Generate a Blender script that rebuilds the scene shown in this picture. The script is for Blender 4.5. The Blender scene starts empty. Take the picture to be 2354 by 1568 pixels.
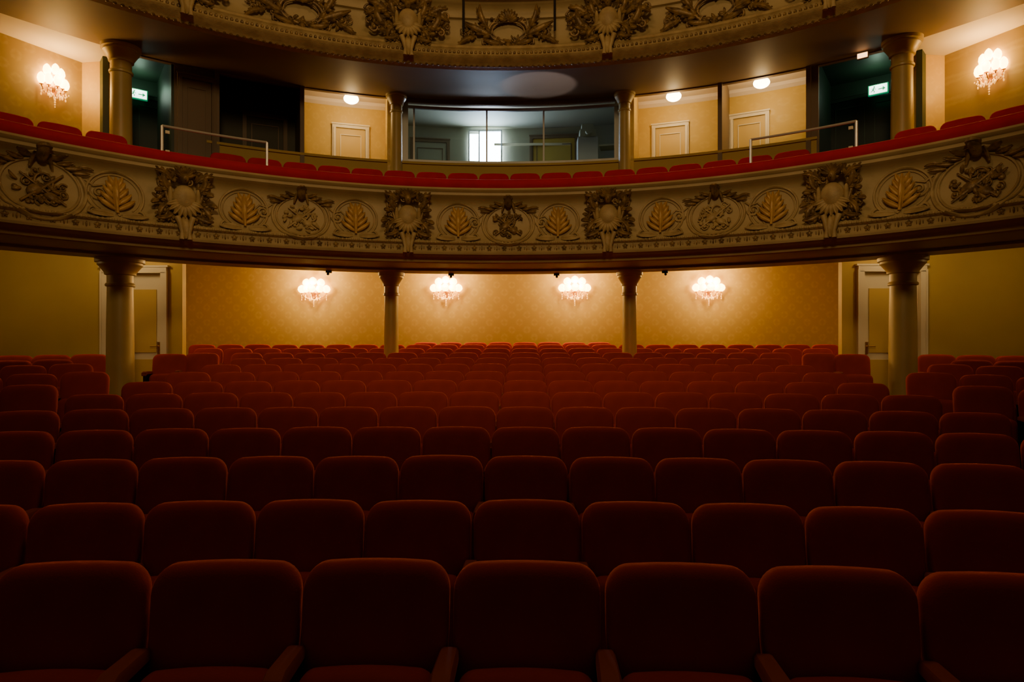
import bpy, math, random
from math import sin, cos, pi, radians, sqrt, atan2
from mathutils import Vector, Matrix
random.seed(7)
H0 = 1.71            # eye height; "h" values below are heights above it
CY = 3.05            # centre of the horseshoe (0, CY)
scene = bpy.context.scene
COL = scene.collection

# ------------------------------------------------------------------ materials
def mat(name, col, rough=0.6, col2=None, nscale=6.0, bump=0.0, bscale=40.0, metal=0.0,
        sheen=0.0, sheen_tint=(1,1,1), emit=None, estr=0.0, alpha=None, spec=0.5):
    m = bpy.data.materials.new(name); m.use_nodes = True
    nt = m.node_tree; b = nt.nodes['Principled BSDF']
    b.inputs['Roughness'].default_value = rough
    b.inputs['Metallic'].default_value = metal
    b.inputs['Specular IOR Level'].default_value = spec
    b.inputs['Base Color'].default_value = (*col, 1)
    tc = nt.nodes.new('ShaderNodeTexCoord')
    if col2 is not None:
        n = nt.nodes.new('ShaderNodeTexNoise'); n.inputs['Scale'].default_value = nscale
        n.inputs['Detail'].default_value = 5
        nt.links.new(tc.outputs['Object'], n.inputs['Vector'])
        r = nt.nodes.new('ShaderNodeValToRGB')
        r.color_ramp.elements[0].position = 0.35; r.color_ramp.elements[0].color = (*col, 1)
        r.color_ramp.elements[1].position = 0.65; r.color_ramp.elements[1].color = (*col2, 1)
        nt.links.new(n.outputs['Fac'], r.inputs['Fac'])
        nt.links.new(r.outputs['Color'], b.inputs['Base Color'])
    if bump > 0:
        n2 = nt.nodes.new('ShaderNodeTexNoise'); n2.inputs['Scale'].default_value = bscale
        nt.links.new(tc.outputs['Object'], n2.inputs['Vector'])
        bp = nt.nodes.new('ShaderNodeBump'); bp.inputs['Strength'].default_value = bump
        bp.inputs['Distance'].default_value = 0.02
        nt.links.new(n2.outputs['Fac'], bp.inputs['Height'])
        nt.links.new(bp.outputs['Normal'], b.inputs['Normal'])
    if sheen > 0:
        b.inputs['Sheen Weight'].default_value = sheen
        b.inputs['Sheen Roughness'].default_value = 0.30
        b.inputs['Sheen Tint'].default_value = (*sheen_tint, 1)
    if emit is not None:
        b.inputs['Emission Color'].default_value = (*emit, 1)
        b.inputs['Emission Strength'].default_value = estr
    return m

def wallpaper(name, base, light, scale=1.0, strength=1.0):
    m = bpy.data.materials.new(name); m.use_nodes = True
    nt = m.node_tree; L = nt.links; N = nt.nodes
    b = N['Principled BSDF']
    tc = N.new('ShaderNodeTexCoord')
    sx = N.new('ShaderNodeSeparateXYZ'); L.new(tc.outputs['Object'], sx.inputs[0])
    def mth(op, a, c=None, v=None):
        n = N.new('ShaderNodeMath'); n.operation = op
        for i, q in enumerate((a, c)):
            if q is None: continue
            if isinstance(q, (int, float)): n.inputs[i].default_value = q
            else: L.new(q, n.inputs[i])
        return n.outputs[0]
    xy = mth('ADD', sx.outputs['X'], mth('MULTIPLY', sx.outputs['Y'], 0.6))
    z = mth('MULTIPLY', sx.outputs['Z'], 1.0)
    k = 2*pi/0.42/scale
    a1 = mth('SINE', mth('MULTIPLY', mth('ADD', xy, z), k/2))
    a2 = mth('SINE', mth('MULTIPLY', mth('SUBTRACT', xy, z), k/2))
    lat = mth('ABSOLUTE', mth('MULTIPLY', a1, a2))
    c1 = mth('COSINE', mth('MULTIPLY', xy, k*2))
    c2 = mth('COSINE', mth('MULTIPLY', z, k*2))
    orn = mth('ABSOLUTE', mth('ADD', c1, c2))
    nz = N.new('ShaderNodeTexNoise'); nz.inputs['Scale'].default_value = 14/scale; nz.inputs['Detail'].default_value = 3
    L.new(tc.outputs['Object'], nz.inputs['Vector'])
    s = mth('ADD', mth('MULTIPLY', lat, 1.0), mth('MULTIPLY', orn, 0.35))
    s = mth('ADD', s, mth('MULTIPLY', nz.outputs['Fac'], 0.9))
    r = N.new('ShaderNodeValToRGB')
    r.color_ramp.elements[0].position = 0.0; r.color_ramp.elements[0].color = (*light, 1)
    r.color_ramp.elements[1].position = 1.0; r.color_ramp.elements[1].color = (*base, 1)
    f = mth('MULTIPLY', mth('SUBTRACT', s, 0.62), 2.2)
    L.new(f, r.inputs['Fac']); L.new(r.outputs['Color'], b.inputs['Base Color'])
    rr = N.new('ShaderNodeMapRange'); L.new(f, rr.inputs['Value'])
    rr.inputs['To Min'].default_value = 0.36; rr.inputs['To Max'].default_value = 0.50
    L.new(rr.outputs[0], b.inputs['Roughness'])
    b.inputs['Specular IOR Level'].default_value = 0.4
    return m

def glass(name, tint=(0.8,0.9,1.0), mixf=0.12):
    m = bpy.data.materials.new(name); m.use_nodes = True
    nt = m.node_tree; nt.nodes.clear()
    o = nt.nodes.new('ShaderNodeOutputMaterial'); mx = nt.nodes.new('ShaderNodeMixShader')
    t = nt.nodes.new('ShaderNodeBsdfTransparent'); g = nt.nodes.new('ShaderNodeBsdfGlossy')
    t.inputs[0].default_value = (*tint, 1); g.inputs['Roughness'].default_value = 0.05
    mx.inputs[0].default_value = mixf
    nt.links.new(t.outputs[0], mx.inputs[1]); nt.links.new(g.outputs[0], mx.inputs[2])
    nt.links.new(mx.outputs[0], o.inputs[0])
    return m

M_VEL   = mat('red_velvet', (0.39,0.038,0.009), 0.85, (0.44,0.045,0.011), 5, 0.12, 180, sheen=0.9, sheen_tint=(1.0,0.20,0.05), spec=0.12)
M_VELB  = mat('balcony_velvet', (0.46,0.010,0.014), 0.85, (0.52,0.013,0.018), 5, sheen=0.3, sheen_tint=(1.0,0.15,0.1), spec=0.2)
M_ARM   = mat('armrest_velvet', (0.34,0.065,0.025), 0.7, sheen=0.3, sheen_tint=(1,.3,.15))
M_LEG   = mat('seat_iron', (0.02,0.012,0.01), 0.5, metal=0.6)
M_CARP  = mat('carpet', (0.05,0.008,0.006), 0.95, (0.035,0.008,0.006), 20)
M_WP    = wallpaper('damask_wallpaper', (0.43,0.305,0.075), (0.475,0.345,0.10), 0.8)
M_WPY   = wallpaper('box_wallpaper', (0.62,0.42,0.075), (0.65,0.45,0.09), 0.7)
M_WPL   = mat('yellow_wall', (0.52,0.36,0.06), 0.6, (0.55,0.385,0.07), 2)
M_CREAM = mat('cream_plaster', (0.45,0.335,0.145), 0.55, (0.52,0.395,0.185), 3, 0.1, 30)
M_CREAM2= mat('aged_plaster', (0.38,0.265,0.105), 0.55, (0.54,0.40,0.175), 7, 0.2, 60)
M_GOLD  = mat('gilt_leaf', (0.64,0.39,0.11), 0.45, (0.50,0.29,0.08), 9, 0.1, 50, metal=0.1)
M_BRONZE= mat('dark_gilding', (0.15,0.093,0.033), 0.45, (0.38,0.24,0.08), 12, 0.2, 50, metal=0.2)
M_COLM  = mat('column_paint', (0.50,0.37,0.115), 0.42, (0.46,0.34,0.105), 3)
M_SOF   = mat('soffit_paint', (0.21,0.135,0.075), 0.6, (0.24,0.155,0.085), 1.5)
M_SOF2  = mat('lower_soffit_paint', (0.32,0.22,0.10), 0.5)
M_CEILW = mat('white_ceiling', (0.78,0.68,0.54), 0.7)
M_WHITE = mat('door_white', (0.74,0.66,0.46), 0.45)
M_DOORP = mat('door_panel_yellow', (0.62,0.43,0.11), 0.5)
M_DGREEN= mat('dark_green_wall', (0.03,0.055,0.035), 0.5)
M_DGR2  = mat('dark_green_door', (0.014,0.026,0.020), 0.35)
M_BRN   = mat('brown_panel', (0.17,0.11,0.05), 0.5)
M_DKBOX = mat('unlit_box_shade', (0.06,0.055,0.03), 0.6)  # unlit box: its shade is put into the colour
M_BOOTH = mat('booth_wall', (0.33,0.32,0.22), 0.7)
M_STEEL = mat('steel', (0.62,0.58,0.50), 0.4, metal=0.6)
M_ALU   = mat('window_frame_grey', (0.36,0.36,0.33), 0.4, metal=0.2)
M_BLACK = mat('black_fitting', (0.01,0.01,0.01), 0.5)
M_GLASS = glass('booth_glass', (0.72,0.85,0.98), 0.06)
M_GLASS2= glass('rail_glass', (0.9,0.92,0.9), 0.05)
M_CRYS  = mat('crystal', (0.9,0.65,0.3), 0.1, metal=0.0, emit=(1,0.45,0.08), estr=1.6)
M_BRASS = mat('brass', (0.6,0.36,0.10), 0.3, metal=0.9)
M_BULB  = mat('lamp_shade_glow', (1,0.75,0.4), 0.5, emit=(1.0,0.54,0.13), estr=22)
M_GLOBE = mat('globe_glow', (1,0.9,0.8), 0.5, emit=(1.0,0.76,0.45), estr=22)
M_REFL   = mat('reflection_glow', (1,1,1), 0.5, emit=(0.78,0.89,1.0), estr=30)  # glow stands in for a reflection on the booth glass
M_SIGNW = mat('sign_white_glow', (1,1,1), 0.5, emit=(0.85,1.0,0.85), estr=4)
M_SIGNG = mat('sign_green', (0.0,0.25,0.1), 0.5, emit=(0.0,0.4,0.15), estr=0.5)
M_SIGNO = mat('sign_orange_glow', (1,.6,.3), 0.5, emit=(1.0,0.50,0.20), estr=5)

# ------------------------------------------------------------------ helpers
def empty(name, loc=(0,0,0)):
    e = bpy.data.objects.new(name, None); COL.objects.link(e); e.location = loc
    e.empty_display_size = 0.1
    return e
def obj(name, verts, faces, m, parent=None, smooth=False, autos=None):
    me = bpy.data.meshes.new(name); me.from_pydata([tuple(v) for v in verts], [], faces)
    me.validate(); me.update()
    if m: me.materials.append(m)
    if smooth:
        for p in me.polygons: p.use_smooth = True
        if autos:
            me.set_sharp_from_angle(angle=radians(autos))
    o = bpy.data.objects.new(name, me); COL.objects.link(o)
    if parent: o.parent = parent
    return o
class Acc:
    def __init__(s): s.v=[]; s.f=[]
    def add(s, v, f):
        n=len(s.v); s.v+=[tuple(p) for p in v]; s.f+=[tuple(i+n for i in q) for q in f]
    def box(s, c, d, rz=0.0):
        x,y,z=[q/2 for q in d]; ca,sa=cos(rz),sin(rz); vs=[]
        for a in (-x,x):
            for b in (-y,y):
                for e in (-z,z):
                    vs.append((c[0]+a*ca-b*sa, c[1]+a*sa+b*ca, c[2]+e))
        s.add(vs, [(0,1,3,2),(4,6,7,5),(0,4,5,1),(2,3,7,6),(0,2,6,4),(1,5,7,3)])
    def lathe(s, prof, n=24, c=(0,0,0)):
        vs=[];fs=[]
        for r,z in prof:
            for i in range(n):
                a=2*pi*i/n; vs.append((c[0]+r*cos(a), c[1]+r*sin(a), c[2]+z))
        for j in range(len(prof)-1):
            for i in range(n):
                k=(i+1)%n
                fs.append((j*n+i,j*n+k,(j+1)*n+k,(j+1)*n+i))
        fs.append(tuple(range(n-1,-1,-1))); fs.append(tuple((len(prof)-1)*n+i for i in range(n)))
        s.add(vs,fs)
    def cyl(s, p0, p1, r, n=8):
        p0=Vector(p0);p1=Vector(p1);d=(p1-p0).normalized()
        u=d.orthogonal().normalized();w=d.cross(u);vs=[]
        for p in (p0,p1):
            for i in range(n):
                a=2*pi*i/n; vs.append(p+u*r*cos(a)+w*r*sin(a))
        fs=[(i,(i+1)%n,n+(i+1)%n,n+i) for i in range(n)]+[tuple(range(n-1,-1,-1)),tuple(range(n,2*n))]
        s.add(vs,fs)
    def sph(s, c, r, n=12, m=8):
        rx,ry,rz = r if isinstance(r,(tuple,list)) else (r,r,r)
        vs=[(c[0],c[1],c[2]+rz)];fs=[]
        for j in range(1,m):
            t=pi*j/m
            for i in range(n):
                a=2*pi*i/n; vs.append((c[0]+rx*sin(t)*cos(a),c[1]+ry*sin(t)*sin(a),c[2]+rz*cos(t)))
        vs.append((c[0],c[1],c[2]-rz)); e=len(vs)-1
        for i in range(n):
            k=(i+1)%n
            fs.append((0,1+i,1+k)); fs.append((e,1+(m-2)*n+k,1+(m-2)*n+i))
            for j in range(m-2): fs.append((1+j*n+i,1+(j+1)*n+i,1+(j+1)*n+k,1+j*n+k))
        s.add(vs,fs)
    def ob(s,name,m,parent=None,smooth=False,autos=None): return obj(name,s.v,s.f,m,parent,smooth,autos)

def ring(a, prof, t0, t1, n, close=False):
    """sweep profile [(R,h)] about horseshoe centre, degrees t0..t1"""
    vs=[];fs=[];m=len(prof)
    for i in range(n+1):
        t=radians(t0+(t1-t0)*i/n)
        for R,h in prof: vs.append((R*sin(t), CY+R*cos(t), H0+h))
    for i in range(n):
        for j in range(m-1 if not close else m):
            k=(j+1)%m
            fs.append((i*m+j,i*m+k,(i+1)*m+k,(i+1)*m+j))
    if close:
        fs.append(tuple(range(m))); fs.append(tuple(n*m+j for j in range(m-1,-1,-1)))
    a.add(vs,fs)
def P(t,R,h):
    t=radians(t); return Vector((R*sin(t), CY+R*cos(t), H0+h))
def wall(name, x0,y0,x1,y1,z0,z1,th,m,parent=None):
    a=Acc(); d=Vector((x1-x0,y1-y0)); L=d.length
    a.box(((x0+x1)/2,(y0+y1)/2,(z0+z1)/2),(L,th,z1-z0),atan2(d.y,d.x))
    return a.ob(name,m,parent)

# ------------------------------------------------------------------ floor
def fz(y):
    return 0.0 if y<3.2 else (min(y,13.3)-3.2)*0.0773
a=Acc(); ys=[-2,3.2,13.3,15]
vs=[];fs=[]
for y in ys:
    for x in (-10,10): vs.append((x,y,fz(y)))
for y in ys:
    for x in (-10,10): vs.append((x,y,-0.3))
for i in range(3):
    fs.append((2*i,2*i+1,2*i+3,2*i+2)); fs.append((8+2*i,8+2*i+2,8+2*i+3,8+2*i+1))
    fs.append((2*i,2*i+2,8+2*i+2,8+2*i)); fs.append((2*i+1,8+2*i+1,8+2*i+3,2*i+3))
fs.append((0,8,9,1)); fs.append((6,7,15,14))
a.add(vs,fs); a.ob('floor',M_CARP)
for sgn in (-1,1):
    a=Acc(); vs=[]
    for y in (5.5,10.70):
        for x in (4.36,9.5):
            for dz in (-0.05,0.08): vs.append((sgn*x,y,fz(y)+dz))
    a.add(vs,[(0,1,3,2),(4,6,7,5),(0,4,5,1),(2,3,7,6),(0,2,6,4),(1,5,7,3)])
    a.ob('floor_side',M_CARP)

# ------------------------------------------------------------------ seats
def outline(w_bot,w_top,z0,z1,r,n=7,crown=0.006):
    pts=[]
    pts.append((-w_bot/2+0.02,z0)); pts.append((w_bot/2-0.02,z0)); pts.append((w_bot/2,z0+0.02))
    pts.append((w_top/2-0.001,z0+(z1-z0)*.6))
    cx,cz=w_top/2-r, z1-r*1.05
    for i in range(n+1):
        t=(pi/2)*i/n
        pts.append((cx+r*cos(t), cz+r*1.05*sin(t)))
    for x in (0.5,0.0,-0.5): pts.append((x*cx*1.0, z1+crown*(1-x*x)))
    for i in range(n+1):
        t=pi/2+(pi/2)*i/n
        pts.append((-cx+r*cos(t), cz+r*1.05*sin(t)))
    pts.append((-w_top/2+0.001,z0+(z1-z0)*.6)); pts.append((-w_bot/2,z0+0.02))
    return pts
def cushion(a, pts, y0, y1, rings, lean=0.0):
    cx=sum(p[0] for p in pts)/len(pts); zs=[p[1] for p in pts]; cz=(min(zs)+max(zs))/2
    m=len(pts); vs=[];fs=[]
    hw=max(p[0] for p in pts); hz=(max(zs)-min(zs))/2
    for ins,yy in rings:
        for x,z in pts:
            X=x*(1-ins/hw); Z=cz+(z-cz)*(1-ins/hz)
            y=y0+(y1-y0)*yy
            vs.append((X, y+lean*(Z-min(zs)), Z))
    for j in range(len(rings)-1):
        for i in range(m):
            k=(i+1)%m; fs.append((j*m+i,j*m+k,(j+1)*m+k,(j+1)*m+i))
    fs.append(tuple(range(m-1,-1,-1))); fs.append(tuple((len(rings)-1)*m+i for i in range(m)))
    a.add(vs,fs)
RG=[(0.14,0.0),(0.07,0.012),(0.035,0.035),(0.018,0.085),(0.007,0.18),(0.001,0.32),(0.0,0.5),(0.001,0.7),(0.010,0.88),(0.04,1.0)]
def seat_mesh(name, mv):
    me=bpy.data.meshes.new(name)
    a=Acc()
    cushion(a, outline(0.466,0.509,0.36,0.944,0.088), -0.05,0.05,RG,lean=0.13)
    cushion(a, outline(0.44,0.45,0.27,0.645,0.06,crown=0.008), -0.20,-0.075,RG,lean=0.10)
    c=Acc()
    for s in (-1,):
        x=s*0.26
        vs=[];fs=[]; sec=[(-0.036,0.0),(-0.036,0.03),(-0.028,0.042),(0.028,0.042),(0.036,0.03),(0.036,0.0)]
        st=[(-0.215,0.9,0.620),(-0.225,1,0.632),(-0.19,1,0.648),(-0.02,0.9,0.648),(0.0,0.8,0.648)]
        for y,k,z in st:
            for q,w in sec: vs.append((x+q*k,y,z+w*k))
        m=6
        for j in range(len(st)-1):
            for i in range(m): fs.append((j*m+i,(j+1)*m+i,(j+1)*m+(i+1)%m,j*m+(i+1)%m))
        fs.append(tuple(range(m))); fs.append(tuple((len(st)-1)*m+i for i in range(m-1,-1,-1)))
        c.add(vs,fs)
    d=Acc()
    d.box((-0.26,-0.10,0.33),(0.045,0.20,0.64)); d.box((-0.26,-0.10,0.012),(0.06,0.28,0.024))
    allv=a.v+c.v+d.v
    nf=a.f+[tuple(i+len(a.v) for i in q) for q in c.f]+[tuple(i+len(a.v)+len(c.v) for i in q) for q in d.f]
    me.from_pydata(allv,[],nf); me.update()
    for q in (mv,M_ARM,M_LEG): me.materials.append(q)
    for i,p in enumerate(me.polygons):
        p.material_index = 0 if i<len(a.f) else (1 if i<len(a.f)+len(c.f) else 2)
        p.use_smooth = i<len(a.f)
    me.set_sharp_from_angle(angle=radians(50))
    return me
SM=seat_mesh('theater_seat_mesh',M_VEL); SMB=seat_mesh('balcony_seat_mesh',M_VELB)
def place_seat(x,y,z,rz,me=SM,name='theater_seat'):
    o=bpy.data.objects.new(name,me); COL.objects.link(o)
    o.location=(x,y,z); o.rotation_euler=(0,0,rz); return o
W=0.52
def row(yr, k0, k1, R, dz=0.0):
    for k in range(k0,k1+1):
        x=0.26+W*k; y=yr-x*x/(2*R)
        place_seat(x+random.uniform(-.003,.003), y-0.07, fz(yr)+dz+random.uniform(-.003,.003), -x/R+random.uniform(-.012,.012))
for n in range(1,15):
    yr=2.28+0.88*(n-1)
    if n<=10: row(yr,-8,7,18)
    elif n==11: row(yr,-9,8,60)
    elif n==12: row(yr,-11,10,60)
    elif n==13: row(yr,-12,11,60)
    else: row(yr,-4,3,60,0.01)
for s in (-1,1):
    for X,Y in ((4.78,10.05),(5.2,9.9)):
        place_seat(s*X,Y,fz(Y)+0.085,-s*0.10)
    for X,Y in ((4.78,6.5),(5.28,6.3),(4.95,7.6),(5.44,7.4),(5.93,7.2),(5.75,8.5),(6.24,8.3),(6.73,8.1),
                (6.42,9.85),(6.93,9.75),(7.44,9.65),(7.95,9.55),(8.46,9.45),(6.4,9.05),(6.9,8.92),(7.4,8.8)):
        place_seat(s*X,Y,fz(Y)+0.085,-s*0.28)
def ring_seats(R,h,t0,t1):
    n=int(abs(radians(t1-t0))*R/W)
    for i in range(n+1):
        t=t0+(t1-t0)*i/n; p=P(t,R,h)
        place_seat(p.x,p.y,p.z,-radians(t),SMB,'balcony_seat')
ring_seats(8.0,1.95,-32,32)
ring_seats(8.2,2.02,43,62); ring_seats(8.2,2.02,-43,-62)

# ------------------------------------------------------------------ balcony structure
SPAN=78
bal=empty('balcony')
a=Acc()
prof=[(7.30,2.44),(7.10,2.42),(7.08,2.39),(7.10,2.36),(7.12,2.35),(7.12,2.31),(7.16,2.28),(7.22,2.25),(7.24,2.22),
      (7.26,2.19),(7.25,2.05),(7.22,1.90),(7.17,1.76),(7.10,1.64),(7.06,1.60),(7.02,1.58),(7.00,1.55),(7.02,1.53),
      (7.05,1.52),(7.06,1.43),(7.02,1.42),(6.99,1.40),(7.00,1.37),(7.05,1.35),(7.08,1.33),(7.16,1.31),(7.18,1.27),(7.24,1.26)]
ring(a,prof,-SPAN,SPAN,220); a.ob('fascia',M_CREAM,bal,True,40)
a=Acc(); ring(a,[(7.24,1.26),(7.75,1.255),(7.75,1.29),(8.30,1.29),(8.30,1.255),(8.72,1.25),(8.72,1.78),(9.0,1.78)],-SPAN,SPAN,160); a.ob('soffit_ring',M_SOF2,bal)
a=Acc(); ring(a,[(7.12,2.425),(7.09,2.47),(7.12,2.55),(7.22,2.585),(7.36,2.57),(7.42,2.50),(7.42,2.0)],-SPAN,SPAN,160); a.ob('velvet_rail',M_VELB,bal,True,60)
a=Acc(); ring(a,[(7.40,1.95),(8.95,1.95),(8.95,1.80),(7.4,1.80)],-SPAN,SPAN,120,True); a.ob('balcony_deck',M_CARP,bal)

def prof_r(prof,h):
    best=None
    for (r0,h0),(r1,h1) in zip(prof,prof[1:]):
        if min(h0,h1)<=h<=max(h0,h1) and abs(h1-h0)>1e-6:
            return r0+(r1-r0)*(h-h0)/(h1-h0)
    return prof[-1][0]

class Rel(Acc):
    def tube(s, pts, rad, n=7, flat=1.0):
        m=len(pts); vs=[];fs=[]
        for i,(x,z,o) in enumerate(pts):
            q0=pts[max(i-1,0)];q1=pts[min(i+1,m-1)]
            tx,tz=q1[0]-q0[0],q1[1]-q0[1]; l=math.hypot(tx,tz) or 1
            nx,nz=-tz/l,tx/l
            r=rad[i] if isinstance(rad,list) else rad
            for j in range(n):
                t=2*pi*j/n
                vs.append((x+nx*r*cos(t),z+nz*r*cos(t),o+r*flat*sin(t)))
        for i in range(m-1):
            for j in range(n):
                k=(j+1)%n; fs.append((i*n+j,i*n+k,(i+1)*n+k,(i+1)*n+j))
        fs.append(tuple(range(n))); fs.append(tuple((m-1)*n+i for i in range(n)))
        s.add(vs,fs)
    def oval(s,x,z,rx,rz,r,o=0.0,n=40,t0=0,t1=360,flat=1.0):
        pts=[(x+rx*cos(radians(t0+(t1-t0)*i/n)),z+rz*sin(radians(t0+(t1-t0)*i/n)),o) for i in range(n+1)]
        s.tube(pts,r,6,flat)
    def spiral(s,x,z,r0,turns,rad,start=0,sg=1,o=0.02):
        n=int(18*turns)+4; pts=[];rr=[]
        for i in range(n+1):
            u=i/n; t=radians(start)+sg*2*pi*turns*u; r=r0*(1-u*0.88)
            pts.append((x+r*cos(t),z+r*sin(t),o+0.02*u)); rr.append(rad*(1-0.4*u))
        s.tube(pts,rr,6); s.blob(x,z,o+0.02,rad*1.6,rad*1.6,rad*1.6)
    def blob(s,x,z,o,rx,rz,ro,n=8,m=6,rot=0):
        vs=[];fs=[];ca,sa=cos(rot),sin(rot)
        def q(a,b): return (x+a*ca-b*sa, z+a*sa+b*ca)
        X,Z=q(0,rz); vs.append((X,Z,o))
        for j in range(1,m):
            t=pi*j/m
            for i in range(n):
                p=2*pi*i/n; X,Z=q(rx*sin(t)*cos(p),rz*cos(t)); vs.append((X,Z,o+ro*sin(t)*sin(p)))
        X,Z=q(0,-rz); vs.append((X,Z,o)); e=len(vs)-1
        for i in range(n):
            k=(i+1)%n; fs.append((0,1+i,1+k)); fs.append((e,1+(m-2)*n+k,1+(m-2)*n+i))
            for j in range(m-2): fs.append((1+j*n+i,1+(j+1)*n+i,1+(j+1)*n+k,1+j*n+k))
        s.add(vs,fs)
    def petal(s,x,z,ang,L,w,o0=0.01,lift=0.04,curl=0.0,n=7,bend=0.0):
        vs=[];fs=[]
        cx,cz=x,z; a0=radians(ang)
        for i in range(n+1):
            u=i/n; aa=a0+bend*u
            if i>0: cx+=cos(aa)*L/n; cz+=sin(aa)*L/n
            ww=w*(max(0.0,sin(pi*min(1,u*0.90+0.07)))**0.55)
            o=o0+lift*sin(pi*u*0.8)+curl*u*u
            nx,nz=-sin(aa),cos(aa)
            for v,dd in ((-1,-0.45),(-0.5,0.3),(0,-0.05),(0.5,0.3),(1,-0.45)):
                vs.append((cx+nx*ww*v/2,cz+nz*ww*v/2,o+dd*w*0.35))
        for i in range(n):
            for j in range(4): fs.append((i*5+j,i*5+j+1,(i+1)*5+j+1,(i+1)*5+j))
        s.add(vs,fs)
    def acanthus(s,x,z,ang,L,w,o0=0.02,lift=0.05,curl=0.04,bend=0.0,pairs=4):
        s.petal(x,z,ang,L,w*0.5,o0+0.015,lift,curl,8,bend)
        for i in range(pairs):
            u=(i+0.4)/(pairs+0.4); aa=radians(ang)+bend*u*0.5
            px,pz=x+cos(aa)*L*u,z+sin(aa)*L*u
            l=w*0.62*(1-0.45*u)
            for sg in (-1,1):
                s.petal(px,pz,ang+math.degrees(bend*u)+sg*(62-22*u),l,l*0.55,o0+0.01,lift*0.7,curl*0.6,5,-sg*0.5)
    def place(s,name,m,parent,t0,prof,rbase=None,off=0.0):
        vs=[]
        for x,z,o in s.v:
            R=(rbase if rbase else prof_r(prof,z))-off
            t=radians(t0)+x/7.15; r=R-o
            vs.append((r*sin(t),CY+r*cos(t),H0+z))
        return obj(name,vs,s.f,m,parent,True,55)

def clutter(rel,x,z,rx,rz,n,sz,o=0.03,rnd=random):
    for i in range(n):
        t=rnd.uniform(0,2*pi); q=sqrt(rnd.random())
        X=x+rx*q*cos(t); Z=z+rz*q*sin(t)
        k=rnd.random()
        if k<0.4: rel.petal(X,Z,rnd.uniform(0,360),sz*rnd.uniform(1.1,1.9),sz*rnd.uniform(.5,1.0),o,sz*0.4,sz*.3,5,rnd.uniform(-1.6,1.6))
        elif k<0.7: rel.blob(X,Z,o,sz*rnd.uniform(.3,.6),sz*rnd.uniform(.3,.8),sz*.45,rot=rnd.uniform(0,3))
        else: rel.spiral(X,Z,sz*0.8,1.3,sz*0.19,rnd.uniform(0,360),rnd.choice((-1,1)),o)

def cartouche(t0,prof,zc,k,par,mc,md,seed,wings=False):
    rnd=random.Random(seed)
    r=Rel()
    r.blob(0,zc+0.02*k,0.05,0.15*k,0.17*k,0.09*k,16,10)
    for i in range(9):
        t=radians(200+i*17.5); r.petal(0,zc-0.02*k,math.degrees(t),0.24*k,0.075*k,0.06,0.05,0.03)
    r.tube([(-0.10*k,zc-0.24*k,.10),(-0.07*k,zc-0.33*k,.13),(-0.045*k,zc-0.45*k,.15),(-0.05*k,zc-0.55*k,.16)],[.045*k,.035*k,.028*k,.034*k])
    r.tube([(0.10*k,zc-0.24*k,.10),(0.07*k,zc-0.33*k,.13),(0.045*k,zc-0.45*k,.15),(0.05*k,zc-0.55*k,.16)],[.045*k,.035*k,.028*k,.034*k])
    r.petal(0,zc-0.24*k,-90,0.30*k,0.13*k,.10,.05,.03)
    r.blob(-0.17*k,zc+0.0*k,.05,.035*k,.16*k,.05); r.blob(0.17*k,zc,.05,.035*k,.16*k,.05)
    r.place('cartouche_shield',mc,par,t0,prof,rbase=min(prof_r(prof,zc),prof_r(prof,zc-.3*k))+0.02)
    d=Rel()
    for sg in (-1,1):
        d.spiral(sg*0.26*k,zc+0.20*k,0.095*k,1.5,0.026*k,90,sg,.05)
        d.spiral(sg*0.24*k,zc-0.17*k,0.085*k,1.4,0.024*k,270,-sg,.07)
        d.acanthus(sg*0.16*k,zc+0.10*k,90-sg*62,0.28*k,0.16*k,.05,bend=sg*1.3)
        d.acanthus(sg*0.15*k,zc+0.24*k,90-sg*28,0.25*k,0.15*k,.06,bend=-sg*1.2)
        d.acanthus(sg*0.18*k,zc-0.06*k,90-sg*108,0.25*k,0.15*k,.06,bend=-sg*1.2)
        d.acanthus(sg*0.13*k,zc-0.20*k,90-sg*140,0.25*k,0.13*k,.09,bend=sg*0.9)
        d.tube([(sg*0.19*k,zc+.3*k,.05),(sg*.24*k,zc+.12*k,.07),(sg*.19*k,zc-.05*k,.08),(sg*.22*k,zc-.22*k,.08),(sg*.12*k,zc-.32*k,.1)],0.024*k)
        for i in range(6):
            d.petal(sg*(0.05+0.05*i)*k,zc+(0.33-0.015*i*i)*k,90-sg*(20+13*i)+rnd.uniform(-15,15),0.12*k,0.075*k,.06,.04,.04,7,-sg*.6)
        if wings:
            d.acanthus(sg*.28*k,zc-.12*k,90-sg*72,.42*k,.20*k,.05,bend=sg*1.3)
            d.acanthus(sg*.30*k,zc+.12*k,90-sg*40,.34*k,.17*k,.05,bend=-sg*.9)
            d.acanthus(sg*.26*k,zc+.20*k,90-sg*95,.42*k,.16*k,.05,bend=-sg*.6)
            d.spiral(sg*.56*k,zc+.16*k,.08*k,1.4,.02*k,180,sg,.05)
            d.spiral(sg*.50*k,zc-.10*k,.07*k,1.4,.02*k,180,-sg,.05)
            clutter(d,sg*.45*k,zc+.03*k,.16*k,.14*k,10,.07*k,.05,rnd)
    d.blob(0,zc+0.27*k,.10,.055*k,.07*k,.07*k,12,8)
    d.blob(0,zc+0.26*k,.165,.013*k,.024*k,.02*k)
    for i in range(7): d.petal(0,zc+0.30*k,90+(i-3)*26,0.13*k,0.06*k,.09,.03,.05)
    clutter(d,0,zc+0.30*k,0.26*k,0.07*k,12,0.06*k,.06,rnd)
    clutter(d,-0.27*k,zc,0.07*k,0.25*k,9,0.06*k,.05,rnd); clutter(d,0.27*k,zc,0.07*k,0.25*k,9,0.06*k,.05,rnd)
    d.place('cartouche_foliage',md,par,t0,prof,rbase=min(prof_r(prof,zc),prof_r(prof,zc-.25*k))+0.02)

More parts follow.
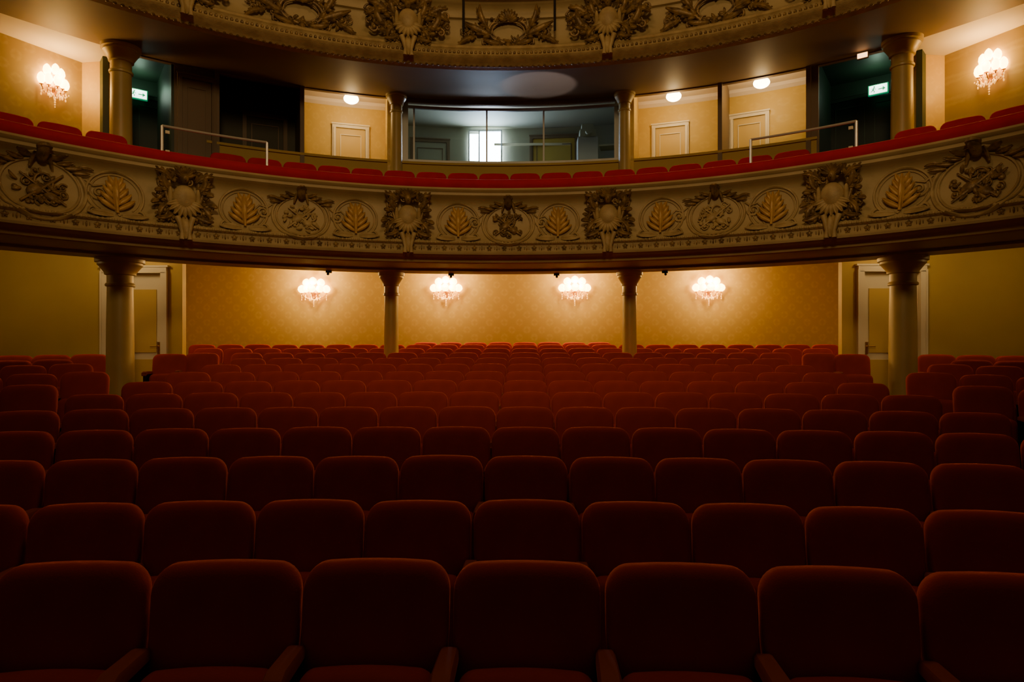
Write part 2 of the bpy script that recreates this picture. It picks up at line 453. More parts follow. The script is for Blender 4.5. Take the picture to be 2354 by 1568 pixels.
def medallion(t0,prof,zc,k,par,mc,md,seed):
    rnd=random.Random(seed)
    r=Rel()
    r.oval(0,zc,0.40*k,0.345*k,0.020*k,.012); r.oval(0,zc,0.345*k,0.295*k,0.014*k,.010)
    for sg in (-1,1):
        r.spiral(sg*0.52*k,zc+0.03*k,0.085*k,1.6,0.018*k,180 if sg>0 else 0,sg,.012)
        r.tube([(sg*0.40*k,zc+.16*k,.01),(sg*.47*k,zc+.10*k,.012),(sg*.57*k,zc+.13*k,.012),(sg*.66*k,zc+.04*k,.01),(sg*.64*k,zc-.1*k,.01),(sg*.70*k,zc-.22*k,.01)],0.014*k)
    r.place('medallion_rings',mc,par,t0,prof)
    d=Rel()
    d.blob(-0.05*k,zc-0.03*k,.03,.10*k,.06*k,.05,rot=.6); d.blob(.08*k,zc-.10*k,.03,.08*k,.05*k,.05,rot=-.4)
    d.tube([(-.2*k,zc-.18*k,.03),(.02*k,zc,.05),(.2*k,zc+.16*k,.03)],[.012*k,.016*k,.010*k])
    d.tube([(.2*k,zc-.18*k,.03),(0,zc-.02*k,.05),(-.18*k,zc+.13*k,.03)],[.014*k,.016*k,.010*k])
    d.oval(0.02*k,zc+.05*k,.08*k,.10*k,.012*k,.04,16)
    clutter(d,0,zc-0.02*k,0.23*k,0.20*k,34,0.06*k,.02,rnd)
    d.place('medallion_relief',md if abs(t0) in (0,50) else mc,par,t0,prof)
    d=Rel()
    d.blob(0,zc+0.335*k,.09,.06*k,.08*k,.07*k,12,8)
    d.blob(0,zc+0.325*k,.155,.013*k,.026*k,.02*k)
    d.blob(0,zc+0.39*k,.08,.075*k,.045*k,.07*k,12,6)
    for sg in (-1,1):
        d.tube([(sg*.06*k,zc+.34*k,.07),(sg*.085*k,zc+.26*k,.06),(sg*.10*k,zc+.20*k,.05)],[.022*k,.02*k,.012*k])
        for i in range(4): d.petal(sg*(.07+.07*i)*k,zc+(.31-.035*i)*k,90-sg*(85+4*i),.16*k,.05*k,.03,.03,.02,5,sg*.3)
        d.petal(sg*.3*k,zc+.25*k,90-sg*60,.18*k,.04*k,.02,.03,.02,6,-sg*.8)
    d.place('medallion_mask',md,par,t0,prof)

def palmette(t0,prof,zc,k,par,mc,mg):
    r=Rel()
    r.oval(0,zc,0.335*k,0.32*k,0.018*k,.012,34,-50,230); r.oval(0,zc,0.29*k,0.275*k,0.010*k,.008,34,-50,230)
    for sg in (-1,1):
        r.spiral(sg*0.27*k,zc-0.27*k,0.07*k,1.3,0.018*k,100,-sg,.015)
        r.petal(sg*.05*k,zc-.30*k,90-sg*95,.32*k,.07*k,.02,.04,.02,7,sg*.25)
        r.petal(sg*.05*k,zc-.28*k,90-sg*70,.24*k,.05*k,.02,.04,.02,7,-sg*.5)
    r.place('palmette_ring',mc,par,t0,prof)
    g=Rel()
    g.petal(0,zc-.22*k,90,.46*k,.08*k,.03,.05,.02)
    g.tube([(0,zc-.26*k,.05),(0,zc,.07),(0,zc+.16*k,.05)],[.020*k,.014*k,.008*k])
    for i in range(5):
        zz=zc-.22*k+i*.075*k
        for sg in (-1,1):
            g.petal(0,zz,90-sg*(62-7*i),(.275-.022*i)*k,.068*k,.03,.05,.0,7,sg*0.25)
    g.place('palmette_leaf',mg,par,t0,prof)

orn=empty('balcony_ornament')
for t in (-62.5,-37.5,-12.5,12.5,37.5,62.5): cartouche(t,prof,1.93,1.0,orn,M_CREAM2,M_BRONZE,int(t*10)+5000)
for t in (-50,-25,0,25,50): medallion(t,prof,1.87,1.0 if abs(t)<50 else 1.15,orn,M_CREAM2,M_BRONZE,int(t)+99)
for i in range(-6,6): palmette(6.25+i*12.5,prof,1.90,0.95,orn,M_CREAM2,M_GOLD)
bd=Rel(); n=150
for i in range(n):
    t=(-70+140*i/(n-1)); x=radians(t)*7.15
    if i%2==0:
        bd.blob(x,1.475,.0,.030,.030,.03,8,6)
        for j in range(5): bd.petal(x,1.475,j*72+20,.042,.03,.0,.02,0,3)
    else:
        bd.blob(x,1.475,.0,.014,.038,.022,6,5); bd.blob(x-.035,1.475,.0,.008,.03,.014,6,4); bd.blob(x+.035,1.475,.0,.008,.03,.014,6,4)
bd.place('rosette_band',M_BRONZE,orn,0,prof,rbase=7.06)
bd=Rel()
for i in range(300):
    bd.blob(radians(-70+140*i/299)*7.15,1.555,0,.026,.022,.02,6,4)
bd.place('bead_band',M_CREAM2,orn,0,prof,rbase=7.01)

# ------------------------------------------------------------------ upper balcony
ub=empty('upper_balcony')
uprof=[(7.35,5.42),(7.10,5.41),(7.08,5.37),(7.12,5.32),(7.15,5.30),(7.20,5.27),(7.23,5.22),(7.24,5.16),(7.20,5.14),(7.20,5.11),(7.25,5.10),
       (7.25,4.86),(7.21,4.72),(7.16,4.66),(7.08,4.63),(7.04,4.60),(7.02,4.56),(7.05,4.53),(7.06,4.47),(6.98,4.45),(6.95,4.42),(6.98,4.38),(7.06,4.35),(7.10,4.31),(7.22,4.30)]
a=Acc(); ring(a,uprof[:16],-SPAN,SPAN,220); a.ob('upper_fascia',M_CREAM,ub,True,40)
a=Acc(); ring(a,uprof[15:],-SPAN,SPAN,220); a.ob('upper_cornice',M_CREAM2,ub,True,40)
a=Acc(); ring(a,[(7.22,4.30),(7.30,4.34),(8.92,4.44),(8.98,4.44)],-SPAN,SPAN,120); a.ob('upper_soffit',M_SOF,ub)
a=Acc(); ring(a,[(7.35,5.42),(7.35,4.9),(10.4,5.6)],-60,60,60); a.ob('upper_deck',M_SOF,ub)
a=Rel()
for i in range(260): a.blob(radians(-70+140*i/259)*7.15,4.50,0,.022,.030,.03,6,4)
a.place('upper_bead_band',M_BRONZE,ub,0,uprof,rbase=7.05)
a=Rel()
for i in range(200): a.blob(radians(-70+140*i/199)*7.15,4.315,0,.028,.018,.03,6,4)
a.place('lower_bead_band',M_BRONZE,ub,0,uprof,rbase=7.10)
for t in (-37.5,-12.5,12.5,37.5): cartouche(t,uprof,4.90,1.02,ub,M_CREAM2,M_BRONZE,int(t*10)+9000,True)
def swag(t0,par,seed):
    rnd=random.Random(seed); d=Rel(); zc=4.87
    d.oval(0,zc+.03,.30,.19,.022,.05,30); d.oval(0,zc+.03,.25,.145,.012,.05,30)
    for sg in (-1,1):
        d.acanthus(sg*.24,zc-.05,90-sg*75,.50,.20,.04,bend=sg*.2)
        d.acanthus(sg*.32,zc+.08,90-sg*50,.36,.16,.04,bend=sg*.9)
        d.acanthus(sg*.50,zc-.06,90-sg*100,.34,.14,.04,bend=-sg*.7)
        d.spiral(sg*.58,zc-.0,.08,1.4,.02,180,sg,.04); d.spiral(sg*.34,zc-.16,.07,1.4,.02,90,-sg,.06)
        d.acanthus(sg*.08,zc-.17,90-sg*110,.32,.15,.06,bend=sg*.8)
    for i in range(9): d.petal(0,zc+.18,90+(i-4)*20,.17,.07,.05,.03,.04)
    d.acanthus(0,zc-.12,-90,.2,.12,.08)
    clutter(d,0,zc+.20,.28,.06,14,.06,.05,rnd); clutter(d,0,zc-.14,.26,.05,12,.06,.07,rnd)
    clutter(d,-.5,zc,.26,.09,14,.06,.04,rnd); clutter(d,.5,zc,.26,.09,14,.06,.04,rnd)
    d.place('swag_ornament',M_BRONZE,par,t0,uprof,rbase=7.22)
for i,t in enumerate((-50,-25,0,25,50)): swag(t,ub,i+31)
gr=empty('guard_rail')
a=Acc()
for t0,t1 in ((-5.8,-1.5),(-1.5,2.8),(2.8,7.2)): a.cyl(P(t0,6.98,5.34),P(t1,6.98,5.34),.016)
a.ob('top_bar',M_STEEL,gr)
a=Acc()
for t in (-5.6,5.9): a.cyl(P(t,6.98,5.34),P(t,7.0,4.80),.018)
a.ob('posts',M_BLACK,gr)

# ------------------------------------------------------------------ columns
def column(name,x,y,z0,z1,r,flare=1.0):
    a=Acc(); H=z1-z0
    pr=[(r*1.45,0),(r*1.45,.10),(r*1.35,.11),(r*1.38,.15),(r*1.3,.19),(r*1.12,.21),(r*1.05,.26),(r*1.02,.3),(r*0.98,H*.6),(r*0.93,H-.42*flare),
        (r*1.06,H-.41*flare),(r*1.08,H-.385*flare),(r*1.02,H-.37*flare),(r*.95,H-.36*flare),(r*.95,H-.25*flare),(r*1.12,H-.24*flare),(r*1.14,H-.21*flare),(r*1.25,H-.18*flare),
        (r*1.5,H-.12*flare),(r*1.62,H-.10*flare),(r*1.62,H-.07*flare),(r*1.78,H-.06*flare),(r*1.8,H)]
    a.lathe(pr,32,(x,y,z0))
    return a.ob(name,M_COLM,None,True,35)
for s in (-1,1):
    column('column',s*2.10,11.50,fz(11.5),H0+1.26,0.127)
    column('column',s*5.76,9.60,fz(9.6)+.07,H0+1.26,0.185)
    p=P(s*13.35,8.78,0); column('balcony_column',p.x,p.y,H0+1.95,H0+4.44,0.105,.8)
    column('balcony_column',s*5.76,9.62,H0+1.95,H0+4.43,0.15)

# ------------------------------------------------------------------ main-level walls
wall('wall_back',-7.7,14.7,7.7,14.7,0.5,H0+1.80,.2,M_WP)
for s,nm in ((-1,'left'),(1,'right')):
    wall('wall_return_'+nm,s*5.50,10.85,s*7.65,14.65,0.3,H0+1.8,.14,M_WP)
    yw=10.80
    wall('wall_door_'+nm,s*5.43,yw,s*5.72,yw,0.2,H0+1.8,.12,M_WPL)
    wall('wall_side_'+nm,s*6.72,yw,s*9.6,yw,0.2,H0+1.8,.12,M_WPL)
    wall('wall_lintel_'+nm,s*5.72,yw,s*6.72,yw,H0+1.18,H0+1.8,.12,M_WPL)
    wall('wall_outer_'+nm,s*9.6,-2,s*9.6,10.8,-.2,H0+8,.15,M_WPL)
    d=empty('door_1' if s<0 else 'door_2')
    z0=fz(10.8)+.0; zt=H0+1.18
    a=Acc()
    for x in (5.72,6.72): a.box((s*x,yw-.07,(z0+zt)/2),(.10,.10,zt-z0)); a.box((s*(x+(0.045 if x>6 else -0.045)),yw-.10,(z0+zt)/2),(.03,.06,zt-z0+.05))
    a.box((s*6.22,yw-.07,zt+.04),(1.10,.10,.10)); a.box((s*6.22,yw-.10,zt+.10),(1.16,.06,.03))
    a.ob('frame',M_WHITE,d)
    a=Acc(); a.box((s*6.22,yw,(z0+zt)/2),(.92,.05,zt-z0-.02)); a.ob('leaf',M_WHITE,d)
    a=Acc()
    for zz,hh in ((z0+.55,.62),(z0+1.50,1.05)): a.box((s*6.08,yw-.03,zz),(.40,.02,hh))
    for zz,hh in ((z0+.55,.62),(z0+1.50,1.05)): a.box((s*6.50,yw-.03,zz),(.28,.02,hh))
    a.ob('panels',M_DOORP,d)
    a=Acc()
    a.box((s*5.84,yw-.04,z0+1.05),(.04,.02,.20)); a.cyl((s*5.84,yw-.05,z0+1.08),(s*5.84,yw-.10,z0+1.08),.01); a.cyl((s*5.84,yw-.10,z0+1.08),(s*5.95,yw-.10,z0+1.08),.011)
    a.ob('handle',M_BRASS,d)
n=60;vv=[];ff=[]
for i in range(n+1):
    t=-82+164*i/n; p=P(t,8.72,1.79); vv.append(p)
    tt=radians(t)
    d=Vector((sin(tt),cos(tt)))
    k=1e9
    if abs(d.x)>1e-6: k=min(k,9.6/abs(d.x))
    if d.y>1e-6: k=min(k,(14.7-CY)/d.y)
    vv.append((d.x*k,CY+d.y*k,H0+1.79))
for i in range(n): ff.append((2*i,2*i+1,2*i+3,2*i+2))
obj('ceiling_lower',vv,ff,M_CEILW)
for t in (-52,-41,-21,-7,5.5,18,40):
    a=Acc(); p=P(t,8.66,1.245); a.box((p.x,p.y,p.z-.012),(.10,.07,.035),-radians(t)); a.cyl(p+Vector((0,0,-.02)),p+Vector((0,-.05,-.06)),.022); a.ob('soffit_spotlight',M_BLACK)

# ------------------------------------------------------------------ upper level: boxes and booth
SILL=3.27; RB=9.95
bx=empty('box_tier')
def ringob(nm,pr,t0,t1,m,par=bx,n=None,close=True):
    a=Acc(); ring(a,pr,t0,t1,n or max(2,int(abs(t1-t0)*1.2)),close); return a.ob(nm,m,par)
ringob('parapet_wall',[(8.9,1.8),(8.98,1.8),(8.98,SILL),(8.9,SILL)],-33.5,33.5,M_WPL)
ringob('sill_trim',[(8.86,SILL-.02),(9.0,SILL-.02),(9.0,SILL+.02),(8.86,SILL+.02)],-33.5,33.5,M_WPL)
ringob('head_trim',[(8.88,4.36),(8.98,4.36),(8.98,4.50),(8.88,4.50)],-14.3,14.3,M_BRN)
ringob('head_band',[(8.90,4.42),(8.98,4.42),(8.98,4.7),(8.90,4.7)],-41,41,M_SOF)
def fl(nm,t0,t1,r0,r1,h,m): ringob(nm,[(r0,h),(r1,h),(r1,h+.04),(r0,h+.04)],t0,t1,m)
def part(nm,t,r0,r1,h0,h1,m,th=.08):
    p=P(t,(r0+r1)/2,0); a=Acc(); a.box((p.x,p.y,H0+(h0+h1)/2),(th,r1-r0,h1-h0),-radians(t)); return a.ob(nm,m,bx)
def box_room(t0,t1,m,mc):
    ringob('back_wall',[(RB,1.9),(RB+.08,1.9),(RB+.08,4.66),(RB,4.66)],t0,t1,m)
    fl('box_floor',t0,t1,8.9,RB,1.95,M_CARP); fl('box_ceiling',t0,t1,8.9,RB+.1,4.66,mc)
    ringob('box_cove',[(RB-.06,4.60),(RB,4.55),(RB,4.66),(RB-.06,4.66)],t0,t1,mc)
def box_door(nm,t,R,m1,m2,h0=1.99,h1=4.13,w=.62,dbl=False,mh=M_BRASS):
    d=empty(nm,P(t,R,h0)); d.rotation_euler=(0,0,-radians(t))
    H=h1-h0; a=Acc()
    for x in (-w/2-.04,w/2+.04): a.box((x,-.03,H/2),(.07,.06,H)); a.box((x,-.05,H/2),(.025,.06,H))
    a.box((0,-.03,H+.035),(w+.15,.06,.07)); a.box((0,-.06,H+.07),(w+.17,.03,.025))
    a.ob('frame',m1,d)
    a=Acc(); a.box((0,-.015,H/2),(w,.03,H)); 
    nx=2 if dbl else 1
    a.ob('leaf',m2,d)
    a=Acc()
    for i in range(nx):
        c=(i-(nx-1)/2)*w/nx; ww=w/nx-.16
        for z0,z1 in ((.2,.85),(1.0,H-.13)):
            for x in (-ww/2,ww/2): a.box((c+x,-.035,(z0+z1)/2),(.015,.02,z1-z0))
            for z in (z0,z1): a.box((c,-.035,z),(ww+.015,.02,.015))
    a.ob('mouldings',m1,d)
    a=Acc(); a.cyl((w/2-.06,-.03,1.0),(w/2-.06,-.08,1.0),.01); a.cyl((w/2-.06,-.08,1.0),(w/2-.16,-.08,1.0),.01); a.ob('handle',mh,d)
    return d
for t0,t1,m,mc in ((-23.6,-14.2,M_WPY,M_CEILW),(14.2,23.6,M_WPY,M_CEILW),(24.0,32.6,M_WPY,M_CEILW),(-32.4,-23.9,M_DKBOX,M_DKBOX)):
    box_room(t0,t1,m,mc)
for t,m in ((-14.15,M_WPY),(-23.75,M_BRN),(-32.4,M_BRN),(14.15,M_WPY),(23.8,M_BRN),(32.7,M_BRN)):
    part('partition',t,8.86,RB+.05,1.9,4.66,m,.07)
box_door('door_3',-18.1,RB,M_WHITE,M_DOORP,w=.54); box_door('door_4',17.8,RB,M_WHITE,M_DOORP,w=.54); box_door('door_5',26.0,RB,M_WHITE,M_DOORP,w=.54)
box_door('door_6',-27.0,RB,M_BRN,M_DKBOX)
def globe(t,R=9.2,pw=10.5):
    p=P(t,R,4.66); e=empty('added_aisle_lamp',p)
    a=Acc(); a.lathe([(.06,-.003),(.09,-.015),(.05,-.03),(.012,-.04),(.012,-.13),(.05,-.14),(.06,-.155)],20); a.ob('base',M_BRASS,e)
    a=Acc(); a.sph((0,0,-.22),(.135,.135,.085),20,12); o=a.ob('shade',M_GLOBE,e,True)
    l=bpy.data.lights.new('bulb','POINT'); l.energy=pw; l.color=(1,.64,.24); l.shadow_soft_size=.1
    lo=bpy.data.objects.new('bulb',l); COL.objects.link(lo); lo.parent=e; lo.location=(0,0,-.42)
globe(-18.3); globe(18.6); globe(27.8)

for t in (-14.0,14.0):
    part('booth_partition',t,8.9,11.3,1.9,4.66,M_BOOTH,.05)
ringob('booth_back_wall',[(11.2,1.9),(11.28,1.9),(11.28,4.8),(11.2,4.8)],-14.1,14.1,M_BOOTH)
fl('booth_floor',-14,14,8.9,11.3,1.95,M_CARP); fl('booth_ceiling',-14,14,8.9,11.3,4.7,M_BOOTH)
wf=empty('window_1')
def seg(a,t0,t1,R,h,w=.04,n=8):
    ring(a,[(R-w/2,h-w/2),(R+w/2,h-w/2),(R+w/2,h+w/2),(R-w/2,h+w/2)],t0,t1,n,True)
a=Acc(); seg(a,-12,12.6,8.93,SILL+.05,.04,12); seg(a,-12,12.6,8.93,4.29,.05,12); seg(a,-12,12.6,8.93,4.37,.03,12)
for t in (-11.3,-2.8,3.9,12.2):
    p=P(t,8.93,3.78); a.box(p,(.03,.04,1.02),-radians(t))
for t in (-13.0,13.2):
    p=P(t,8.95,3.8); a.box(p,(.32,.06,1.2),-radians(t))
a.ob('frame',M_ALU,wf)
a=Acc(); ring(a,[(8.93,SILL),(8.93,4.3)],-11.3,12.2,24); a.ob('glass',M_GLASS,wf)
wd=empty('glass_reflection');  # bright reflection in the booth glass, built as glowing panes
a=Acc()
def quad(a,x0,x1,h0,h1,y): a.add([(x0,y,H0+h0),(x1,y,H0+h0),(x1,y,H0+h1),(x0,y,H0+h1)],[(0,1,2,3)])
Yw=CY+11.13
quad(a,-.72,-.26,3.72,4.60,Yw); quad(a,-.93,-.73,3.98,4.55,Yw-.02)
a.ob('panes',M_REFL,wd)
a=Acc()
for x in (-.95,-.725,-.24): a.box((x,Yw-.03,H0+4.15),(.025,.05,.92))
for h in (3.70,4.62): a.box((-.59,Yw-.03,H0+h),(.72,.05,.03))
a.ob('frame',M_ALU,wd)
e=empty('projection_equipment')
a=Acc(); p=P(8.5,10.4,4.25); a.box(p,(.32,.3,.16)); a.box(p+Vector((0,0,.14)),(.24,.2,.12)); a.cyl(p+Vector((0,-.15,0)),p+Vector((0,-.28,0)),.06,14); a.ob('projector',M_BOOTH,e)
a=Acc(); a.box(p+Vector((0,.05,-.62)),(.4,.4,1.1)); a.ob('stand',M_ALU,e)
a=Acc(); a.box((-1.0+1.9,CY+11.1,H0+4.32),(2.6,.03,.05)); a.ob('shelf',M_WHITE,e)
box_door('door_7',-9.2,11.18,M_BRN,M_BOOTH,h0=1.99,h1=4.35,w=.7)
box_door('door_8',4.6,11.18,M_BRN,M_WPL,h0=1.99,h1=4.45,w=.9)
a=Acc()
for i in range(5):
    p=P(11.3,10.4,2.7+.32*i); a.box(p,(.5,.35,.03),-radians(11.3))
a.box(P(12.6,10.4,3.3),(.03,.36,1.9),-radians(12)); a.ob('booth_shelving',M_BOOTH,e)

for s in (-1,1):
    t0,t1=(36.4,41.2) if s<0 else (33.0,41.2)
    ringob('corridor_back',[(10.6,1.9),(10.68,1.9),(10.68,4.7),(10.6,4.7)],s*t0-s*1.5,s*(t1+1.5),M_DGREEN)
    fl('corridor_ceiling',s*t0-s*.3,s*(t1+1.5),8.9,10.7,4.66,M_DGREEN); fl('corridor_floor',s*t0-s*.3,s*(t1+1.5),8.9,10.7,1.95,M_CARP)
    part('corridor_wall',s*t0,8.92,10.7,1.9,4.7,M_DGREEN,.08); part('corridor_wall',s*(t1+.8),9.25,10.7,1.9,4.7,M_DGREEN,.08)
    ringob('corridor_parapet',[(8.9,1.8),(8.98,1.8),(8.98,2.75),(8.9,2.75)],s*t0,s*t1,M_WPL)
ringob('panel_wall',[(8.9,1.9),(8.98,1.9),(8.98,4.5),(8.9,4.5)],-36.4,-32.4,M_BRN)
ringob('panel_wall_right',[(8.9,1.9),(8.98,1.9),(8.98,4.5),(8.9,4.5)],32.7,33.6,M_BRN)
d=box_door('door_9',-34.3,8.9,M_BRN,M_BRN,h0=1.99,h1=4.22,w=.42)
box_door('door_10',-38.6,10.58,M_DGREEN,M_DGR2,h0=1.99,h1=4.32,w=.95,dbl=True)
box_door('door_11',36.6,10.58,M_DGREEN,M_DGR2,h0=1.99,h1=4.32,w=1.25,dbl=True)
def exit_sign(p,rz,m=M_SIGNW,k=1.0,man=True):
    e=empty('exit_sign',p); e.rotation_euler=(0,0,rz)
    a=Acc(); a.box((0,.03,0),(.30*k,.05,.17*k)); a.ob('housing',M_SIGNG if man else M_BRN,e)
    a=Acc(); a.box((0,0,0),(.27*k,.012,.14*k)); a.ob('face',m,e)
    if man:
        a=Acc(); y=-.009
        a.cyl((-.055,y-.002,.042),(-.055,y+.004,.042),.013,12)
        for p0,p1,w in (((-.06,.025),(-.075,-.01),.02),((-.075,-.01),(-.05,-.03),.012),((-.05,-.03),(-.06,-.055),.010),((-.078,-.01),(-.105,-.035),.012),((-.06,.02),(-.03,.0),.009),((-.062,.022),(-.095,.01),.009)):
            q0=Vector((p0[0],y,p0[1]));q1=Vector((p1[0],y,p1[1])); a.cyl(q0,q1,w/2,6)
        a.box((.04,y,-.005),(.07,.004,.016)); a.add([(.07,y,.03),(.07,y,-.04),(.115,y,-.005)],[(0,1,2)])
        a.ob('pictogram',M_SIGNG,e)
    l=bpy.data.lights.new('sign_light','POINT'); l.energy=2.6 if man else .4; l.color=(.6,1,.7) if man else (1,.6,.3); l.shadow_soft_size=.05
    lo=bpy.data.objects.new('sign_light',l); COL.objects.link(lo); lo.parent=e; lo.location=(0,-.12,.10)
exit_sign(P(-38.4,10.35,4.32),radians(38.4)); exit_sign(P(37.6,10.2,4.30),radians(-37.6))
exit_sign(P(37.8,8.75,4.36),radians(-37.8),M_SIGNO,.5,False)

for s,nm in ((-1,'left'),(1,'right')):
    wall('wall_box_'+nm,s*6.72,10.12,s*8.75,6.0,H0+1.8,H0+4.5,.1,M_WP)
    wall('wall_pier_'+nm,s*5.98,10.10,s*6.75,10.15,H0+1.8,H0+4.5,.1,M_WPY)
    vs=[(s*5.9,9.86,H0+4.44),(s*6.05,9.5,H0+4.44),(s*7.6,6.2,H0+4.44),(s*8.9,6.0,H0+4.40),(s*6.76,10.2,H0+4.40),(s*5.95,10.2,H0+4.42)]
    vs+= [(x,y,z+.06) for x,y,z in vs]
    fs=[(0,1,2,3,4,5),(11,10,9,8,7,6)]+[(i,(i+1)%6,6+(i+1)%6,6+i) for i in range(6)]
    obj('ceiling_box_'+nm,vs,fs,M_CEILW)
    a=Acc(); a.add([(s*7.4,9.8,H0+1.95),(s*5.6,10.3,H0+1.95),(s*6.0,8.0,H0+1.95),(s*8.6,6.0,H0+1.95),(s*8.7,6.2,H0+1.95)],[(0,1,2,3,4)]); a.ob('floor_box_'+nm,M_CARP)

def railing(t0,t1):
    e=empty('safety_railing'); a=Acc(); n=6
    for i in range(n):
        u0=t0+(t1-t0)*i/n;u1=t0+(t1-t0)*(i+1)/n
        a.cyl(P(u0,7.18,2.90),P(u1,7.18,2.90),.018)
    for t in (t0,t1): a.cyl(P(t,7.18,2.47),P(t,7.18,2.90),.020)
    a.ob('tubes',M_STEEL,e)
    a=Acc()
    for i in range(n):
        u0=t0+(t1-t0)*i/n;u1=t0+(t1-t0)*(i+1)/n
        a.cyl(P(u0,7.18,2.56),P(u1,7.18,2.56),.010)
    a.ob('lower_bar',M_BRN,e)
    a=Acc(); ring(a,[(7.18,2.56),(7.18,2.88)],t0,t1,6); a.ob('glass',M_GLASS2,e)
    a=Acc()
    for t in (t0+.5*(1 if t1>t0 else -1),):
        for h in (2.56,2.82): a.box(P(t,7.16,h),(.05,.02,.04),-radians(t))
    a.ob('clamps',M_WHITE,e)
railing(-39.5,-28.8); railing(39.6,28.9)

# ------------------------------------------------------------------ sconces
def sconce(loc,rz,power,k=1.0,soft=.12,dist=.22):
    e=empty('wall_sconce',loc); e.rotation_euler=(0,0,rz)
    a=Acc(); a.lathe([(.02,-.12),(.05,-.08),(.07,0),(.05,.08),(.02,.13)],14,(0,-.015,0))
    arms=[]
    for i,(an,L0,zz) in enumerate(((-80,.20,0),(-42,.17,.0),(0,.20,0),(42,.17,.0),(80,.20,0),(-62,.13,.14),(0,.12,.17),(62,.13,.14))):  # raised inner bulbs are added, rounding the cluster out to a bloom
        t=radians(an); L=L0*k
        ex,ey=L*sin(t),-L*cos(t)*.75-.03
        pts=[(0,-.03,-.06),(ex*.35,ey*.35,-.13+zz*.4),(ex*.75,ey*.75,-.10+zz*.8),(ex,ey,-.02+zz)]
        for p,q in zip(pts,pts[1:]): a.cyl(p,q,.008,6)
        a.lathe([(.004,0),(.035*k,.012),(.03*k,.02)],10,(ex,ey,-.025+zz)); arms.append((ex,ey,zz))
    a.ob('arms',M_BRASS,e,True,40)
    b=Acc()
    for ex,ey,zz in arms:
        b.lathe([(.022*k,-.005),(.052*k,.03),(.064*k,.07),(.055*k,.12),(.034*k,.15),(.010*k,.168)],14,(ex,ey,zz))
    b.ob('bulbs_and_bloom',M_BULB,e,True)
    c=Acc(); rnd=random.Random(3)
    for ex,ey,zz in arms+[(0,-.05,0),(0.06,-.09,0),(-.06,-.09,0)]:
        for j in range(3):
            z=-.07-.045*j; c.sph((ex+rnd.uniform(-.01,.01),ey,z+zz),(.012,.012,.020),6,4)
    for i in range(14):
        t=2*pi*i/14; c.sph((.09*sin(t),-.11-.06*cos(t)*.6,-.15-.02*(i%2)),(.011,.011,.022),6,4)
    for j in range(5): c.sph((0,-.09,-.17-.035*j),(.018-.002*j,)*3,6,4)
    for sg in (-1,1):
        for j in range(6): c.sph((sg*(.05+.028*j),-.10,-.13-.03*sin(j*.6)+.01*j),(.009,.009,.013),6,4)
    c.ob('crystals',M_CRYS,e,True)
    l=bpy.data.lights.new('glow','POINT'); l.energy=power; l.color=(1,.65,.23); l.shadow_soft_size=soft
    lo=bpy.data.objects.new('glow',l); COL.objects.link(lo); lo.parent=e; lo.location=(0,-dist,.12)
for x,h in ((-4.45,1.14),(-1.49,1.16),(1.37,1.16),(4.33,1.16)): sconce((x,14.58,H0+h),0,175,1.4,.12,.30)
sconce((-6.87,9.70,H0+3.86),radians(63.8),17,.85); sconce((6.98,9.50,H0+3.88),radians(-63.8),17,.85)

# unseen lamps added to brighten the side walls and doors below the balcony
for s in (-1,1):
    for X,Y,pw in ((7.9,9.2,8),(6.15,9.95,8)):
        p=Vector((s*X,Y,H0+1.79)); e=empty('added_aisle_lamp',p)
        a=Acc(); a.lathe([(.06,-.005),(.09,-.02),(.09,-.035)],20); a.ob('base',M_BRASS,e)
        a=Acc(); a.sph((0,0,-.06),(.10,.10,.05),20,12); a.ob('shade',M_GLOBE,e,True)
        l=bpy.data.lights.new('bulb','POINT'); l.energy=pw; l.color=(1,.68,.28); l.shadow_soft_size=.08
        lo=bpy.data.objects.new('bulb',l); COL.objects.link(lo); lo.parent=e; lo.location=(0,0,-.22)

# ------------------------------------------------------------------ auditorium top
a=Acc(); ring(a,[(10.5,5.6),(10.5,9.0)],-60,60,50); a.ob('wall_gallery',M_WPY)
a=Acc(); a.box((0,6,H0+9.1),(22,20,.2)); a.ob('ceiling',M_CEILW)

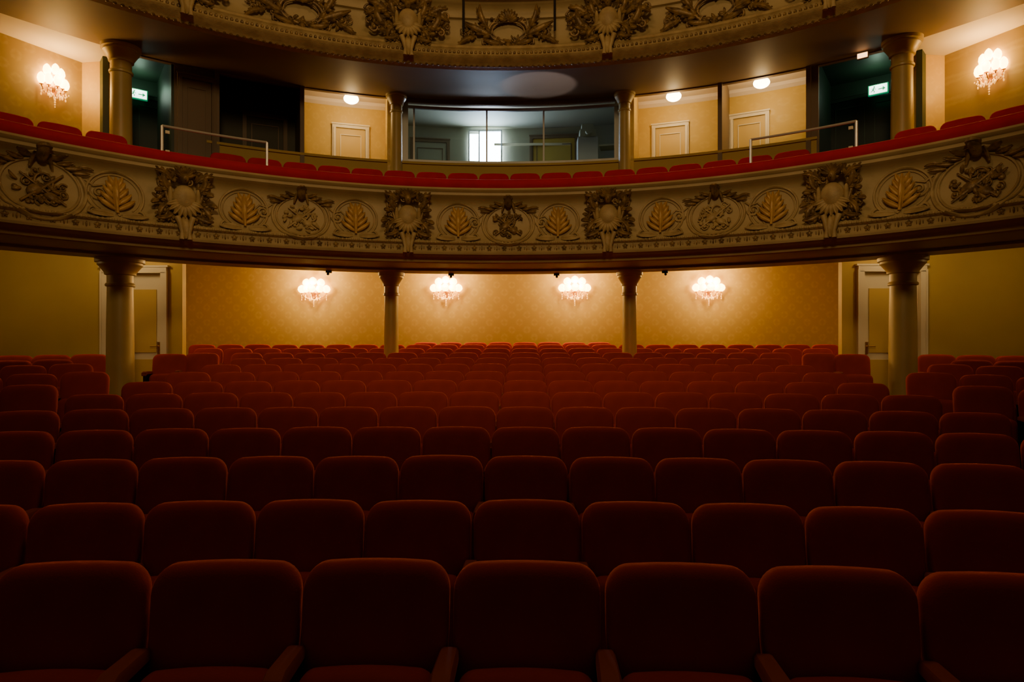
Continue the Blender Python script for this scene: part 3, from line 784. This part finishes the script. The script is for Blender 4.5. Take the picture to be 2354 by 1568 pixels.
# ------------------------------------------------------------------ lights
def spot(name,loc,target,ang,blend,e,col,soft):
    l=bpy.data.lights.new(name,'SPOT'); l.energy=e; l.color=col; l.spot_size=radians(ang); l.spot_blend=blend; l.shadow_soft_size=soft
    o=bpy.data.objects.new(name,l); COL.objects.link(o); o.location=loc
    o.rotation_euler=(Vector(target)-Vector(loc)).to_track_quat('-Z','Y').to_euler(); return o
def area(name,loc,target,size,e,col):
    l=bpy.data.lights.new(name,'AREA'); l.energy=e; l.color=col; l.size=size; l.shape='DISK'
    o=bpy.data.objects.new(name,l); COL.objects.link(o); o.location=loc
    o.rotation_euler=(Vector(target)-Vector(loc)).to_track_quat('-Z','Y').to_euler(); return o
spot('added_balcony_fill',(0.3,-1.0,7.2),(0,10.3,6.2),84,.55,900,(1,.67,.32),.7)  # unseen fill spot, added to brighten the balcony fronts
spot('added_soffit_spot',P(4.5,7.6,2.75),P(3.6,8.0,4.42),44,.25,60,(.72,.76,1.0),.03)  # added spot that makes the pale patch on the upper soffit
area('added_overhead_fill',(0,4.5,10.2),(0,6,0),1.6,55,(1,.60,.28))  # unseen overhead fill lamp, added to brighten the hall
l=bpy.data.lights.new('gallery_lamp','POINT'); l.energy=60; l.color=(1,.6,.25); l.shadow_soft_size=.2
o=bpy.data.objects.new('gallery_lamp',l); COL.objects.link(o); o.location=P(0,9.8,6.6)
l=bpy.data.lights.new('added_booth_fill','AREA'); l.energy=28; l.color=(.62,.76,1.0); l.size=.5  # cool fill added by the reflected panes, for booth and soffit
o=bpy.data.objects.new('added_booth_fill',l); COL.objects.link(o); o.location=(-.5,Yw-.12,H0+4.2)
o.rotation_euler=Vector((.25,-1,.12)).to_track_quat('-Z','Y').to_euler()

w=bpy.data.worlds.new('World'); scene.world=w; w.use_nodes=True
w.node_tree.nodes['Background'].inputs[0].default_value=(1,.62,.34,1)
w.node_tree.nodes['Background'].inputs[1].default_value=.036

# ------------------------------------------------------------------ camera
cd=bpy.data.cameras.new('camera'); cd.sensor_width=36; cd.lens=36*1500/2354; cd.shift_y=6/2354; cd.clip_start=.05
co=bpy.data.objects.new('camera',cd); COL.objects.link(co)
co.location=(0.25,0,H0); co.rotation_euler=(radians(90),0,radians(1.07)); scene.camera=co
